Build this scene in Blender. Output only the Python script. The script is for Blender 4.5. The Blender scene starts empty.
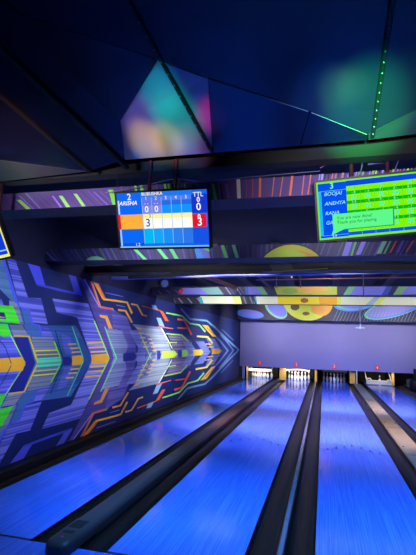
import bpy, math, random
from mathutils import Vector, Matrix
random.seed(7)
C = bpy.context.scene.collection
scene = bpy.context.scene
scene.view_settings.view_transform = 'Standard'
scene.view_settings.look = 'None'

# ---------------------------------------------------------------- camera
W, H, F = 416, 555, 447.08
YAW, PIT, ROL, CH = .2551, .1405, .0307, 1.6942
fw = Vector((-math.sin(YAW)*math.cos(PIT), math.cos(YAW)*math.cos(PIT), math.sin(PIT)))
r0 = Vector((math.cos(YAW), math.sin(YAW), 0)); u0 = r0.cross(fw)
rt = r0*math.cos(ROL) + u0*math.sin(ROL); up = u0*math.cos(ROL) - r0*math.sin(ROL)
CAM = Vector((0, 0, CH))
cd = bpy.data.cameras.new('camera'); cam = bpy.data.objects.new('camera', cd); C.objects.link(cam)
cd.sensor_fit = 'VERTICAL'; cd.sensor_height = 36; cd.lens = F*36/H; cd.clip_start = .05; cd.clip_end = 200
m = Matrix((rt, up, -fw)).transposed().to_4x4(); m.translation = CAM
cam.matrix_world = m
scene.camera = cam

def ray(px, py): return fw + rt*((px-W/2)/F) - up*((py-H/2)/F)
def atY(px, py, Y): d = ray(px, py); return CAM + d*(Y/d.y)
def atX(px, py, X): d = ray(px, py); return CAM + d*(X/d.x)
def atZ(px, py, Z): d = ray(px, py); return CAM + d*((Z-CH)/d.z)

# ---------------------------------------------------------------- materials
def lin(c):
    return tuple(((v/255)/12.92 if v/255 <= .04045 else ((v/255+.055)/1.055)**2.4) for v in c)
MATS = {}
def mat(name, col, rough=.5, metal=0., spec=.5, emit=None, es=0., noise=0., nscale=8., bump=0., coat=0.):
    if name in MATS: return MATS[name]
    m = bpy.data.materials.new(name); m.use_nodes = True
    nt = m.node_tree; b = nt.nodes['Principled BSDF']
    b.inputs['Base Color'].default_value = (*lin(col), 1)
    b.inputs['Roughness'].default_value = rough; b.inputs['Metallic'].default_value = metal
    b.inputs['Specular IOR Level'].default_value = spec
    b.inputs['Coat Weight'].default_value = coat
    if emit:
        b.inputs['Emission Color'].default_value = (*lin(emit), 1); b.inputs['Emission Strength'].default_value = es
    if noise or bump:
        tc = nt.nodes.new('ShaderNodeTexCoord'); n = nt.nodes.new('ShaderNodeTexNoise'); n.inputs['Scale'].default_value = nscale
        n.inputs['Detail'].default_value = 4
        nt.links.new(tc.outputs['Object'], n.inputs['Vector'])
        if noise:
            mx = nt.nodes.new('ShaderNodeMix'); mx.data_type = 'RGBA'
            a = lin(col)
            mx.inputs[6].default_value = (*[v*(1-noise) for v in a], 1); mx.inputs[7].default_value = (*[min(1, v*(1+noise)) for v in a], 1)
            nt.links.new(n.outputs['Fac'], mx.inputs[0]); nt.links.new(mx.outputs[2], b.inputs['Base Color'])
        if bump:
            bp = nt.nodes.new('ShaderNodeBump'); bp.inputs['Strength'].default_value = bump; bp.inputs['Distance'].default_value = .02
            nt.links.new(n.outputs['Fac'], bp.inputs['Height']); nt.links.new(bp.outputs['Normal'], b.inputs['Normal'])
    MATS[name] = m; return m

def paint_mat(name, rough=.6, stripes=True, gain=1., emit=0., fluor=0.):
    """paint whose colour comes from the mesh's own colour attribute; alpha = how strongly fine horizontal streaks show"""
    m = bpy.data.materials.new(name); m.use_nodes = True; nt = m.node_tree; b = nt.nodes['Principled BSDF']
    ca = nt.nodes.new('ShaderNodeVertexColor'); ca.layer_name = 'Col'
    col = ca.outputs['Color']
    if stripes:
        tc = nt.nodes.new('ShaderNodeTexCoord'); mp = nt.nodes.new('ShaderNodeMapping')
        mp.inputs['Scale'].default_value = (.6, .14, 33); mp.inputs['Rotation'].default_value = (.03, 0, 0)
        nt.links.new(tc.outputs['Object'], mp.inputs['Vector'])
        n = nt.nodes.new('ShaderNodeTexNoise'); n.inputs['Scale'].default_value = 1; n.inputs['Detail'].default_value = 3
        nt.links.new(mp.outputs['Vector'], n.inputs['Vector'])
        rp = nt.nodes.new('ShaderNodeValToRGB'); rp.color_ramp.elements[0].position = .44; rp.color_ramp.elements[1].position = .54
        rp.color_ramp.elements[0].color = (.25, .30, .60, 1); rp.color_ramp.elements[1].color = (1.25, 1.18, 1.1, 1)
        nt.links.new(n.outputs['Fac'], rp.inputs['Fac'])
        mu = nt.nodes.new('ShaderNodeMix'); mu.data_type = 'RGBA'; mu.blend_type = 'MULTIPLY'
        nt.links.new(ca.outputs['Alpha'], mu.inputs[0]); nt.links.new(col, mu.inputs[6]); nt.links.new(rp.outputs['Color'], mu.inputs[7])
        col = mu.outputs[2]
    nt.links.new(col, b.inputs['Base Color'])
    b.inputs['Roughness'].default_value = rough
    if emit:
        nt.links.new(col, b.inputs['Emission Color']); b.inputs['Emission Strength'].default_value = emit
    return m

# ---------------------------------------------------------------- mesh builder
class MB:
    def __init__(s): s.v = []; s.f = []; s.c = []; s.mi = []; s.sm = []
    def face(s, pts, c=(1, 1, 1, 0), mi=0, sm=False):
        n = len(s.v); s.v += [tuple(p) for p in pts]; s.f.append(tuple(range(n, n+len(pts)))); s.c.append(c); s.mi.append(mi); s.sm.append(sm)
    def mesh(s, vs, fs, c=(1, 1, 1, 0), mi=0, sm=False):
        n = len(s.v); s.v += [tuple(p) for p in vs]
        for f in fs: s.f.append(tuple(i+n for i in f)); s.c.append(c); s.mi.append(mi); s.sm.append(sm)
    def box(s, x0, x1, y0, y1, z0, z1, c=(1, 1, 1, 0), mi=0, bev=0.):
        if bev <= 0:
            v = [(x, y, z) for z in (z0, z1) for y in (y0, y1) for x in (x0, x1)]
            s.mesh(v, [(0, 2, 3, 1), (4, 5, 7, 6), (0, 1, 5, 4), (2, 6, 7, 3), (0, 4, 6, 2), (1, 3, 7, 5)], c, mi)
        else:      # chamfered box
            b = bev; vs = []; idx = {}
            for sx in (0, 1):
                for sy in (0, 1):
                    for sz in (0, 1):
                        X = (x0, x1)[sx]; Y = (y0, y1)[sy]; Z = (z0, z1)[sz]
                        ix, iy, iz = (1, -1)[sx]*b, (1, -1)[sy]*b, (1, -1)[sz]*b
                        for k, p in enumerate(((X, Y+iy, Z+iz), (X+ix, Y, Z+iz), (X+ix, Y+iy, Z))):
                            idx[(sx, sy, sz, k)] = len(vs); vs.append(p)
            fs = []
            for sx in (0, 1): fs.append([idx[(sx, a, d, 0)] for a, d in ((0, 0), (1, 0), (1, 1), (0, 1))])
            for sy in (0, 1): fs.append([idx[(a, sy, d, 1)] for a, d in ((0, 0), (1, 0), (1, 1), (0, 1))])
            for sz in (0, 1): fs.append([idx[(a, d, sz, 2)] for a, d in ((0, 0), (1, 0), (1, 1), (0, 1))])
            for a in (0, 1):
                for d in (0, 1):
                    fs.append([idx[(a, d, 0, 0)], idx[(a, d, 0, 1)], idx[(a, d, 1, 1)], idx[(a, d, 1, 0)]])
                    fs.append([idx[(a, 0, d, 0)], idx[(a, 0, d, 2)], idx[(a, 1, d, 2)], idx[(a, 1, d, 0)]])
                    fs.append([idx[(0, a, d, 1)], idx[(0, a, d, 2)], idx[(1, a, d, 2)], idx[(1, a, d, 1)]])
                    for e in (0, 1): fs.append([idx[(a, d, e, k)] for k in range(3)])
            s.mesh(vs, fs, c, mi)
        return s
    def tube(s, pts, rad, n=10, c=(1, 1, 1, 0), mi=0, cap=True):
        pts = [Vector(p) for p in pts]; rings = []; prev = None
        rads = rad if isinstance(rad, (list, tuple)) else [rad]*len(pts)
        for i, p in enumerate(pts):
            t = (pts[min(i+1, len(pts)-1)] - pts[max(i-1, 0)]).normalized()
            a = t.cross(Vector((0, 0, 1)))
            if a.length < .05: a = t.cross(Vector((0, 1, 0)))
            a.normalize(); b = a.cross(t)
            rings.append([p + (a*math.cos(2*math.pi*k/n) + b*math.sin(2*math.pi*k/n))*rads[i] for k in range(n)])
        vs = [q for r in rings for q in r]; fs = []
        for i in range(len(pts)-1):
            for k in range(n): fs.append((i*n+k, i*n+(k+1) % n, (i+1)*n+(k+1) % n, (i+1)*n+k))
        s.mesh(vs, fs, c, mi, True)
        if cap: s.face(rings[0], c, mi); s.face(rings[-1][::-1], c, mi)
        return s
    def lathe(s, prof, n=20, c=(1, 1, 1, 0), mis=None):
        vs = [(r*math.cos(2*math.pi*k/n), r*math.sin(2*math.pi*k/n), z) for r, z in prof for k in range(n)]
        base = len(s.v); s.v += vs
        for i in range(len(prof)-1):
            for k in range(n):
                s.f.append((base+i*n+k, base+i*n+(k+1) % n, base+(i+1)*n+(k+1) % n, base+(i+1)*n+k)); s.c.append(c); s.mi.append(mis[i] if mis else 0); s.sm.append(True)
        return s
    def extrude_y(s, prof, y0, y1, c=(1, 1, 1, 0), closed=True, sm=False, mi=0):
        n = len(prof); vs = [(x, y0, z) for x, z in prof] + [(x, y1, z) for x, z in prof]
        fs = [(i, (i+1) % n, n+(i+1) % n, n+i) for i in range(n if closed else n-1)]
        s.mesh(vs, fs, c, mi, sm)
        if closed: s.face(vs[:n][::-1], c, mi); s.face(vs[n:], c, mi)
        return s
    def build(s, name, mats, parent=None):
        me = bpy.data.meshes.new(name); me.from_pydata(s.v, [], s.f)
        ms = mats if isinstance(mats, (list, tuple)) else [mats]
        for q in ms: me.materials.append(q)
        at = me.color_attributes.new('Col', 'FLOAT_COLOR', 'CORNER')
        for p in me.polygons:
            p.material_index = s.mi[p.index]; p.use_smooth = s.sm[p.index]
            for li in p.loop_indices: at.data[li].color = s.c[p.index]
        me.validate(); me.update()
        o = bpy.data.objects.new(name, me); C.objects.link(o)
        if parent: o.parent = parent
        return o

def tag(o, label=None, cat=None, group=None, kind=None):
    if label: o['label'] = label
    if cat: o['category'] = cat
    if group: o['group'] = group
    if kind: o['kind'] = kind
    return o
def empty(name, loc, label, cat, group=None, rz=0):
    o = bpy.data.objects.new(name, None); C.objects.link(o); o.location = loc; o.rotation_euler = (0, 0, rz); o.empty_display_size = .1
    return tag(o, label, cat, group)
def struct(name, mb, m): return tag(mb.build(name, m), kind='structure')

FONT = None
def text_mesh(txt, size, origin, ex, ez, align='CENTER', shear=0., bold=0.):
    """lettering as mesh; returns verts, faces in the plane origin + ex, ez"""
    cu = bpy.data.curves.new('lettering', 'FONT'); cu.body = txt; cu.size = size; cu.align_x = align; cu.align_y = 'CENTER'; cu.resolution_u = 3
    cu.shear = shear; cu.offset = bold
    ob = bpy.data.objects.new('lettering', cu); C.objects.link(ob)
    dg = bpy.context.evaluated_depsgraph_get(); dg.update()
    me = bpy.data.meshes.new_from_object(ob.evaluated_get(dg))
    vs = [Vector(origin) + Vector(ex)*v.co.x + Vector(ez)*v.co.y for v in me.vertices]; fs = [tuple(p.vertices) for p in me.polygons]
    bpy.data.objects.remove(ob); bpy.data.curves.remove(cu); bpy.data.meshes.remove(me)
    return vs, fs

# ---------------------------------------------------------------- measures (metres; lanes run along +Y)
LW = 1.066
LX = [(-3.454, -2.388), (-1.691, -.625), (-.077, .989), (1.794, 2.86), (3.46, 4.526)]
FOUL, DECK, END = 3.52, 21.25, 22.75
WX, RX = -3.85, 5.4
MASKY = 21.05
GW = .235

# materials
M_black = mat('matte_black', (10, 10, 14), .6)
M_dark = mat('dark_navy_wall', (8, 11, 48), .8, noise=.3, nscale=3)
M_gut = mat('black_gutter_plastic', (13, 13, 14), .36, noise=.25, nscale=4)
M_frame = mat('black_bezel', (4, 4, 6), .6)
M_ceil = mat('black_ceiling', (7, 7, 14), .75, noise=.4, nscale=2)
M_grayc = mat('grey_cover', (122, 122, 100), .6, noise=.16, nscale=5)
M_seam = mat('dark_seam', (18, 18, 20), .6)
M_white = mat('white_plastic', (225, 222, 215), .4)
M_cream = mat('cream_plastic', (235, 225, 190), .45)
M_tan = mat('tan_wood', (250, 190, 85), .5, noise=.25, nscale=14)
M_red = mat('red_sign', (210, 70, 70), .5, emit=(200, 50, 55), es=.35)
M_redl = mat('pale_sign_figure', (250, 190, 190), .5, emit=(255, 170, 170), es=.4)
M_pipe = mat('lavender_pipe', (150, 146, 225), .75, noise=.2, nscale=3)
M_brown = mat('brown_conduit', (150, 95, 75), .5)
M_cable = mat('black_cable', (16, 15, 18), .5)
M_pcable = mat('pale_cable', (110, 100, 140), .5)
M_pole = mat('dark_red_pole', (66, 26, 44), .4, metal=.3)
M_pin = mat('white_pin', (240, 238, 230), .25)
M_pinred = mat('red_pin_band', (190, 25, 30), .3)
M_mask = mat('lavender_masking', (146, 143, 200), .65, noise=.05, nscale=1.3)
M_post = mat('pale_blue_post', (130, 165, 215), .4)
M_mark = mat('dark_lane_marking', (45, 32, 70), .5)
M_plate = mat('mauve_plate', (120, 80, 150), .5)
M_gpanel = mat('grey_soffit', (88, 88, 96), .7, noise=.2, nscale=3)

def lane_mat(name, ca, cb, rough):
    m = bpy.data.materials.new(name); m.use_nodes = True; nt = m.node_tree; b = nt.nodes['Principled BSDF']
    tc = nt.nodes.new('ShaderNodeTexCoord')
    mp = nt.nodes.new('ShaderNodeMapping'); mp.inputs['Scale'].default_value = (75, 1.1, 1)
    nt.links.new(tc.outputs['Object'], mp.inputs['Vector'])
    n = nt.nodes.new('ShaderNodeTexNoise'); n.inputs['Scale'].default_value = 1; n.inputs['Detail'].default_value = 5; n.inputs['Roughness'].default_value = .65
    nt.links.new(mp.outputs['Vector'], n.inputs['Vector'])
    br = nt.nodes.new('ShaderNodeTexBrick'); br.offset = .37
    mp2 = nt.nodes.new('ShaderNodeMapping'); mp2.inputs['Rotation'].default_value = (0, 0, math.pi/2); mp2.inputs['Scale'].default_value = (1, 1, 1)
    nt.links.new(tc.outputs['Object'], mp2.inputs['Vector']); nt.links.new(mp2.outputs['Vector'], br.inputs['Vector'])
    br.inputs['Scale'].default_value = 1; br.inputs['Brick Width'].default_value = 2.4; br.inputs['Row Height'].default_value = .0266; br.inputs['Mortar Size'].default_value = .0012
    br.inputs['Color1'].default_value = (.86, .86, .86, 1); br.inputs['Color2'].default_value = (1, 1, 1, 1); br.inputs['Mortar'].default_value = (.55, .55, .55, 1)
    rp = nt.nodes.new('ShaderNodeValToRGB'); rp.color_ramp.elements[0].position = .35; rp.color_ramp.elements[1].position = .65
    rp.color_ramp.elements[0].color = (*lin(ca), 1); rp.color_ramp.elements[1].color = (*lin(cb), 1)
    nt.links.new(n.outputs['Fac'], rp.inputs['Fac'])
    mu = nt.nodes.new('ShaderNodeMix'); mu.data_type = 'RGBA'; mu.blend_type = 'MULTIPLY'; mu.inputs[0].default_value = 1
    nt.links.new(rp.outputs['Color'], mu.inputs[6]); nt.links.new(br.outputs['Color'], mu.inputs[7])
    nt.links.new(mu.outputs[2], b.inputs['Base Color'])
    bp = nt.nodes.new('ShaderNodeBump'); bp.inputs['Strength'].default_value = .08; bp.inputs['Distance'].default_value = .003
    nt.links.new(n.outputs['Fac'], bp.inputs['Height']); nt.links.new(bp.outputs['Normal'], b.inputs['Normal'])
    b.inputs['Roughness'].default_value = rough; b.inputs['Specular IOR Level'].default_value = .55
    return m
M_lane = lane_mat('lane_boards', (60, 108, 240), (98, 144, 255), .14)
M_lane5 = lane_mat('teal_light_boards', (70, 130, 140), (110, 170, 180), .2)  # greenish light on this lane is put into the board colour
M_appr = lane_mat('approach_boards', (58, 104, 236), (92, 140, 255), .25)
P_mural = paint_mat('mural_paint', .62)
P_beam = paint_mat('printed_beam', .55, stripes=False)

# ---------------------------------------------------------------- room shell
struct('floor', MB().box(WX, RX, -4, FOUL-.004, -.12, 0), M_appr)
struct('trim_1', MB().box(WX, RX, FOUL-.004, 24, -.3, -.16), M_black)            # sunken bed below the lanes
struct('wall_left', MB().box(WX-.2, WX, -4, 24, -.3, 3.9), M_dark)
struct('wall_right', MB().box(RX, RX+.2, -4, 24, -.3, 3.9), M_dark)
struct('wall_back', MB().box(WX-.2, RX+.2, 24, 24.2, -.3, 3.9), M_black)
struct('wall_front', MB().box(WX-.2, RX+.2, -4.2, -4, -.3, 4.2), M_dark)
struct('ceiling', MB().box(WX-.2, RX+.2, 3.3, 24.2, 3.42, 3.6), M_ceil)
# dark skirting ledge between mural and first lane
struct('baseboard_left', MB().box(WX, LX[0][0]-GW-.012, FOUL, 21.4, -.16, .075, bev=.008), M_black)

# ---------------------------------------------------------------- lanes
LANE_LBL = ['glossy blue-lit bowling lane beside the mural wall, leftmost of the lanes',
            'wide blue-lit bowling lane in the middle foreground, second from the mural wall',
            'blue-lit bowling lane right of centre, between the narrow and the grey wide divider',
            'blue-lit bowling lane running off the right edge with one pin standing at its end',
            'bowling lane painted with teal light at the far right edge beyond the last gutter']
def gutter_prof(x0, x1, d=.085):
    n = 10; r = (x1-x0)/2; cx = (x0+x1)/2
    a = [(cx - r*math.cos(math.pi*k/n), -.004 - d*math.sin(math.pi*k/n)) for k in range(n+1)]
    return a + [(x1, -.13), (x0, -.13)]
for i, (x0, x1) in enumerate(LX):
    cx = (x0+x1)/2
    t = empty('bowling_lane', (cx, FOUL, 0), LANE_LBL[i], 'bowling lane', 'bowling lanes')
    h = LW/2; L = END-FOUL
    MB().box(-h, h, 0, L, -.14, 0).build('lane_bed', M_lane if i < 4 else M_lane5, t)
    MB().box(-h, h, -.002, .028, 0, .0012).build('foul_line', M_mark, t)
    if i < 4:
        for k in range(7):
            ax = (k-3)*LW/8; ay = 4.4 + (3-abs(k-3))*.14
            mb = MB(); mb.face([(ax-.02, ay-.1, .0014), (ax+.02, ay-.1, .0014), (ax, ay+.12, .0014)])
            tag(mb.build('arrow_marker', M_mark, t), 'small dark aiming mark')
    for sgn in (-1, 1):
        g0, g1 = (-h-GW, -h-.003) if sgn < 0 else (h+.003, h+GW)
        MB().extrude_y(gutter_prof(g0, g1), .002, L-.5, sm=False).build('gutter', M_gut, t)

# dividers ------------------------------------------------------
def cover(x0, x1, y0, y1, h, base=-.16, rnd=True):
    w = x1-x0; r = min(.05, w*.3); prof = [(x0, base), (x0, h-r)]
    for k in range(1, 5): a = math.pi/2*k/4; prof.append((x0+r-r*math.cos(a), h-r+r*math.sin(a)))
    prof.append((x1-r, h))
    for k in range(1, 5): a = math.pi/2*k/4; prof.append((x1-r+r*math.sin(a), h-r+r*math.cos(a)))
    prof.append((x1, base)); return prof
# 1|2 : raised ball track cover with rounded end cap
xa, xb = LX[0][1]+GW+.008, LX[1][0]-GW-.008
M_cov = mat('blue_grey_cover', (70, 58, 60), .45, noise=.2, nscale=4)
t = empty('ball_track_cover', ((xa+xb)/2, 3.4, 0), 'raised grey ball track cover with rounded vented end between the left lanes', 'ball return cover')
h = (xb-xa)/2
MB().extrude_y(cover(-h, h, 0, 0, .10, -.12), .42, 17.4).build('track_cover', M_cov, t)
mb = MB(); n = 12; ringy = []
prof = cover(-h-.004, h+.004, 0, 0, .106, .004)
pts = []
for k, (yy, sc, dz) in enumerate([(-.06, .55, .6), (-.045, .8, .8), (-.015, .95, .94), (.03, 1, 1), (.418, 1, 1)]):
    pts.append([(x*sc, yy, .004+(z-.004)*dz) for x, z in prof])
np_ = len(prof)
vs = [p for r in pts for p in r]
fs = [(i*np_+k, i*np_+k+1, (i+1)*np_+k+1, (i+1)*np_+k) for i in range(len(pts)-1) for k in range(np_-1)]
mb.mesh(vs, fs, sm=True); mb.face(pts[0][::-1]); mb.face(pts[-1])
cap = mb.build('end_cap', M_cov, t)
for y0, y1, ww in ((.22, .38, .062), (.11, .165, .05)):
    mb = MB(); mb.box(-ww, ww, y0, y1, .100, .1068, bev=.002)
    for k in range(4): yy = y0+.015+(y1-y0-.03)*k/3; mb.box(-ww+.01, ww-.01, yy-.004, yy+.004, .1066, .1082)
    tag(mb.build('vent', M_seam, cap), 'dark slotted vent')
mb = MB(); mb.box(-.012, .012, .03, .05, .1, .108, bev=.002); tag(mb.build('indicator_light', mat('violet_led', (150, 40, 130), .4, emit=(150, 40, 130), es=.3), cap), 'small violet indicator light')
for yy in (2.8, 5.2, 7.6, 10., 12.4): MB().box(-h+.045, h-.045, yy, yy+.015, .0995, .1012).build('cover_seam', M_seam, t)

# 2|3 : narrow divider with polished blue strip
xa, xb = LX[1][1]+GW+.004, LX[2][0]-GW-.004
M_strip = mat('polished_strip', (140, 150, 185), .18, metal=.55)
t = empty('lane_divider', ((xa+xb)/2, FOUL, 0), 'narrow black divider with shiny blue strip between the second and third lanes', 'lane divider')
h = (xb-xa)/2
MB().extrude_y([(-h, -.13), (-h, .008), (-h+.008, .014), (h-.008, .014), (h, .008), (h, -.13)], .0, 17.6).build('divider_base', M_gut, t)
MB().box(-.021, .021, .0, 17.6, .014, .021, bev=.002).build('metal_strip', M_strip, t)
for yy in [1.1+k*1.45 for k in range(8)]:
    MB().lathe([(.0001, .024), (.007, .024), (.009, .0205)], 10).build('screw_head', M_seam, t).location = (0, yy, 0)

# 3|4 : wide flat grey cover in sections
xa, xb = LX[2][1]+GW+.008, LX[3][0]-GW-.008
t = empty('ball_track_cover', ((xa+xb)/2, FOUL, 0), 'wide flat light grey cover in bolted sections between the third and fourth lanes', 'ball return cover')
h = (xb-xa)/2
MB().extrude_y([(-h, -.13), (-h, .02), (-h+.02, .035), (h-.02, .035), (h, .02), (h, -.13)], .0, 17.4).build('track_cover', M_grayc, t)
for yy in [1.9+k*2.4 for k in range(7)]:
    MB().box(-h+.015, h-.015, yy, yy+.02, .0345, .0365).build('cover_seam', M_seam, t)
for yy in (5.0, 7.4, 9.8):
    for sx in (-1, 1):
        MB().lathe([(.0001, .046), (.014, .045), (.017, .034)], 10).build('bolt', M_seam, t).location = (sx*(h-.05), yy-.12, 0)
# 4|5 : dark divider
xa, xb = LX[3][1]+GW+.004, LX[4][0]-GW-.004
t = empty('lane_divider', ((xa+xb)/2, FOUL, 0), 'dark low divider right of the fourth lane, at the right edge', 'lane divider')
h = (xb-xa)/2
MB().extrude_y([(-h, -.13), (-h, .015), (-h+.01, .024), (h-.01, .024), (h, .015), (h, -.13)], .0, 17.6).build('divider_base', M_gut, t)
MB().box(-h*.5, h*.5, .0, 17.6, .024, .03, bev=.002).build('metal_strip', mat('dull_strip', (80, 80, 88), .35, metal=.3), t)

# ---------------------------------------------------------------- far end : masking panel, kickbacks, pinsetters, pins
mb = MB(); mb.box(WX+.02, RX-.02, MASKY, MASKY+.06, .57, 2.84, bev=.008)
tag(mb.build('masking_panel', M_mask), 'long plain lavender masking panel above the pins at the far end', 'masking panel')

def lx(px, Y): return atY(px, 376, Y).x
kick = [('wide tan fronted pit divider between the first and second lanes', 279, 286, 'tan'),
        ('dark pit divider with a thin tan edge between the second and third lanes', 314.6, 317.0, 'tan'),
        ('tan fronted pit divider between the third and fourth lanes', 350, 355.6, 'tan'),
        ('slim tan pit divider right of the fourth lane and its lone pin', 387.6, 391.2, 'tan'),
        ('slim tan pit divider at the left end of the first lane near the mural', 248.4, 250.4, 'tan')]
for lbl, p0, p1, c in kick:
    x0, x1 = lx(p0, MASKY-.02), lx(p1, MASKY-.02); w_ = x1-x0
    for (_, a), (b_, _) in zip([(0, WX)]+LX, LX):      # keep inside the gap between two lanes
        if a-.2 < (x0+x1)/2 < b_+.2: x0 = max(x0, a+.004); x1 = min(max(x1, x0+.1), b_-.004); x0 = min(x0, x1-.08); break
    t = empty('pit_divider', ((x0+x1)/2, MASKY+.22, 0), lbl, 'pit divider', 'pit dividers')
    h = (x1-x0)/2
    MB().box(-h, h, .0, .03, .003, .56, bev=.006).build('front_board', M_tan, t)
    MB().box(-h+.01, h-.01, .035, 1.9, .003, .545).build('side_panel', M_black, t)
mb = MB(); x0, x1 = lx(242, 20.6), lx(244.6, 20.6); mb.box(x0, x1, 20.6, 20.66, .02, .62, bev=.012)
tag(mb.build('corner_post', M_post), 'short pale blue upright post in the corner between mural and first lane', 'post')
mb = MB(); x0, x1 = lx(356.2, 21.0), lx(357.3, 21.0); mb.box(x0, x1, 21.0, 21.03, .02, .6, bev=.004)
tag(mb.build('edge_trim', M_white), 'thin white upright edge strip beside the tan divider left of the fourth lane', 'edge strip')

# bowling pins
prof_in = [(.0258, 0), (.0358, .019), (.0463, .057), (.0577, .0857), (.0605, .1143), (.0577, .149), (.047, .184), (.032, .219), (.0247, .238), (.0228, .254), (.0238, .276), (.0284, .305), (.0323, .343), (.0300, .362), (.02, .376), (.008, .381), (.0001, .3812)]
mis = [0]*(len(prof_in)-1); mis[8] = 1; mis[10] = 1
pmb = MB().lathe(prof_in, 18, mis=mis); pmb.face([(.0258*math.cos(-k*math.pi/9), .0258*math.sin(-k*math.pi/9), 0) for k in range(18)])
pin0 = None
ROWN = ['front', 'second', 'third', 'back']
POSN = [['head pin'], ['left pin', 'right pin'], ['left pin', 'middle pin', 'right pin'], ['outer left pin', 'inner left pin', 'inner right pin', 'outer right pin']]
LN = ['first lane behind the white bar', 'brightly lit second lane', 'dim third lane']
HP = 21.45
def place_pin(x, y, label, group):
    global pin0
    if pin0 is None: o = pin0 = pmb.build('bowling_pin', [M_pin, M_pinred])
    else: o = pin0.copy(); C.objects.link(o)
    o.location = (x, y, 0); tag(o, label, 'bowling pin', group)
for i in range(3):
    cx = sum(LX[i])/2
    for r in range(4):
        for k in range(r+1):
            lb = ('white head pin of the rack on the %s' % LN[i]) if r == 0 else 'white %s of the %s row on the %s' % (POSN[r][k], ROWN[r], LN[i])
            place_pin(cx+(k-r/2)*.3048, HP+r*.264, lb, 'pins on the %s lane' % ['first', 'second', 'third'][i])
place_pin(lx(379.6, 21.9), 21.9, 'lone white bowling pin standing behind the cream bar of the fourth lane', 'pins on the fourth lane')

# pinsetters
def pinsetter(i, label, zb, zt, y, mt, arch=0., arms=True):
    x0, x1 = LX[i]; cx = (x0+x1)/2; w = LW/2-.006
    t = empty('pinsetter', (cx, y, 0), label, 'pinsetter', 'pinsetters')
    mb = MB(); n = 14; vs = []; fs = []
    for k in range(n+1):
        a = -1+2*k/n; dz = arch*(1-a*a)
        for yy, zz in ((0, zb), (0, zt), (.05, zt+.01), (.05, zb)): vs.append((a*w, yy, zz+dz))
    for k in range(n):
        for q in range(4): fs.append((k*4+q, k*4+(q+1) % 4, k*4+4+(q+1) % 4, k*4+4+q))
    fs += [(0, 3, 2, 1), (n*4, n*4+1, n*4+2, n*4+3)]
    mb.mesh(vs, fs); mb.build('sweep_bar', mt, t)
    if arms:
        for s in (-1, 1):
            MB().tube([(s*(w-.02), .03, zb+.02), (s*(w-.02), .2, max(.25, zb)), (s*(w-.02), .9, .50)], .022, 8).build('sweep_arm', mt, t)
    return t
pinsetter(0, 'pinsetter of the first lane with white bar lowered across the pins', .36, .47, 21.22, M_white)
pinsetter(1, 'pinsetter of the second lane with pale arched bar above a full lit rack', .43, .49, 21.25, M_white, .05)
pinsetter(2, 'dark pinsetter of the third lane above a shadowed rack', .47, .572, 21.115, M_black)
t = pinsetter(3, 'pinsetter of the fourth lane with cream bar down on the deck', .03, .2, 21.15, M_cream)
for sx, zz in ((-.42, .2), (.40, .16)):
    mb = MB(); mb.tube([(sx-.1, -.02, zz), (sx-.05, -.02, zz+.07), (sx+.05, -.02, zz+.075), (sx+.1, -.02, zz+.01)], .03, 8)
    mb.build('bar_bracket', M_cream, t)
pinsetter(4, 'dark closed pinsetter front of the teal lane at the right edge', .02, .3, 21.35, mat('dull_mauve', (70, 60, 78), .6), 0, False)
# dark deck back curtains
CUR = ['black pit curtain behind the half hidden pins of the first lane', 'black pit curtain behind the bright full rack of the second lane', 'black pit curtain behind the dim third lane pins', 'black pit curtain behind the lone pin of the fourth lane', 'dark mauve pit curtain of the teal lane at the right edge']
for i, (x0, x1) in enumerate(LX):
    mb = MB(); n = 30
    vs = []; fs = []
    for k in range(n+1):
        x = x0-.15+(LW+.3)*k/n; y = 23.3+.02*math.sin(k*1.9)
        vs += [(x, y, -.05), (x, y, .9)]
    for k in range(n): fs.append((2*k, 2*k+2, 2*k+3, 2*k+1))
    mb.mesh(vs, fs, sm=True)
    tag(mb.build('pit_curtain', M_black if i < 4 else mat('mauve_curtain', (74, 60, 84), .8)), CUR[i], 'curtain', 'pit curtains')

# lane number signs on the masking panel
for k, (px, py) in enumerate([(260, 363), (296.4, 364.8), (334.3, 366.4), (377.2, 367.8)]):
    p = atY(px, py, MASKY-.004)
    t = empty('lane_number_sign', p, 'small red lane number sign reading %d on the lavender panel' % (k+1), 'sign', 'lane number signs')
    MB().box(-.088, .088, -.012, 0, -.1, .1, bev=.004).build('sign_plate', M_red, t)
    mb = MB(); vs, fs = text_mesh(str(k+1), .2, (0, -.0135, 0), (1, 0, 0), (0, 0, 1)); mb.mesh(vs, fs); mb.build('number', M_redl, t)

# black rounded machine at the right edge
p = atZ(415.5, 391.5, .0)
t = empty('machine_housing', (p.x, p.y, 0), 'black rounded machine housing cut off by the right edge', 'machine')
mb = MB(); mb.lathe([(.0001, .003), (.17, .003), (.2, .06), (.21, .3), (.19, .42), (.12, .47), (.0001, .48)], 20); mb.build('body', M_black, t)
MB().box(-.05, .06, -.04, .04, .46, .86, bev=.012).build('column', M_black, t)

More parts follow.
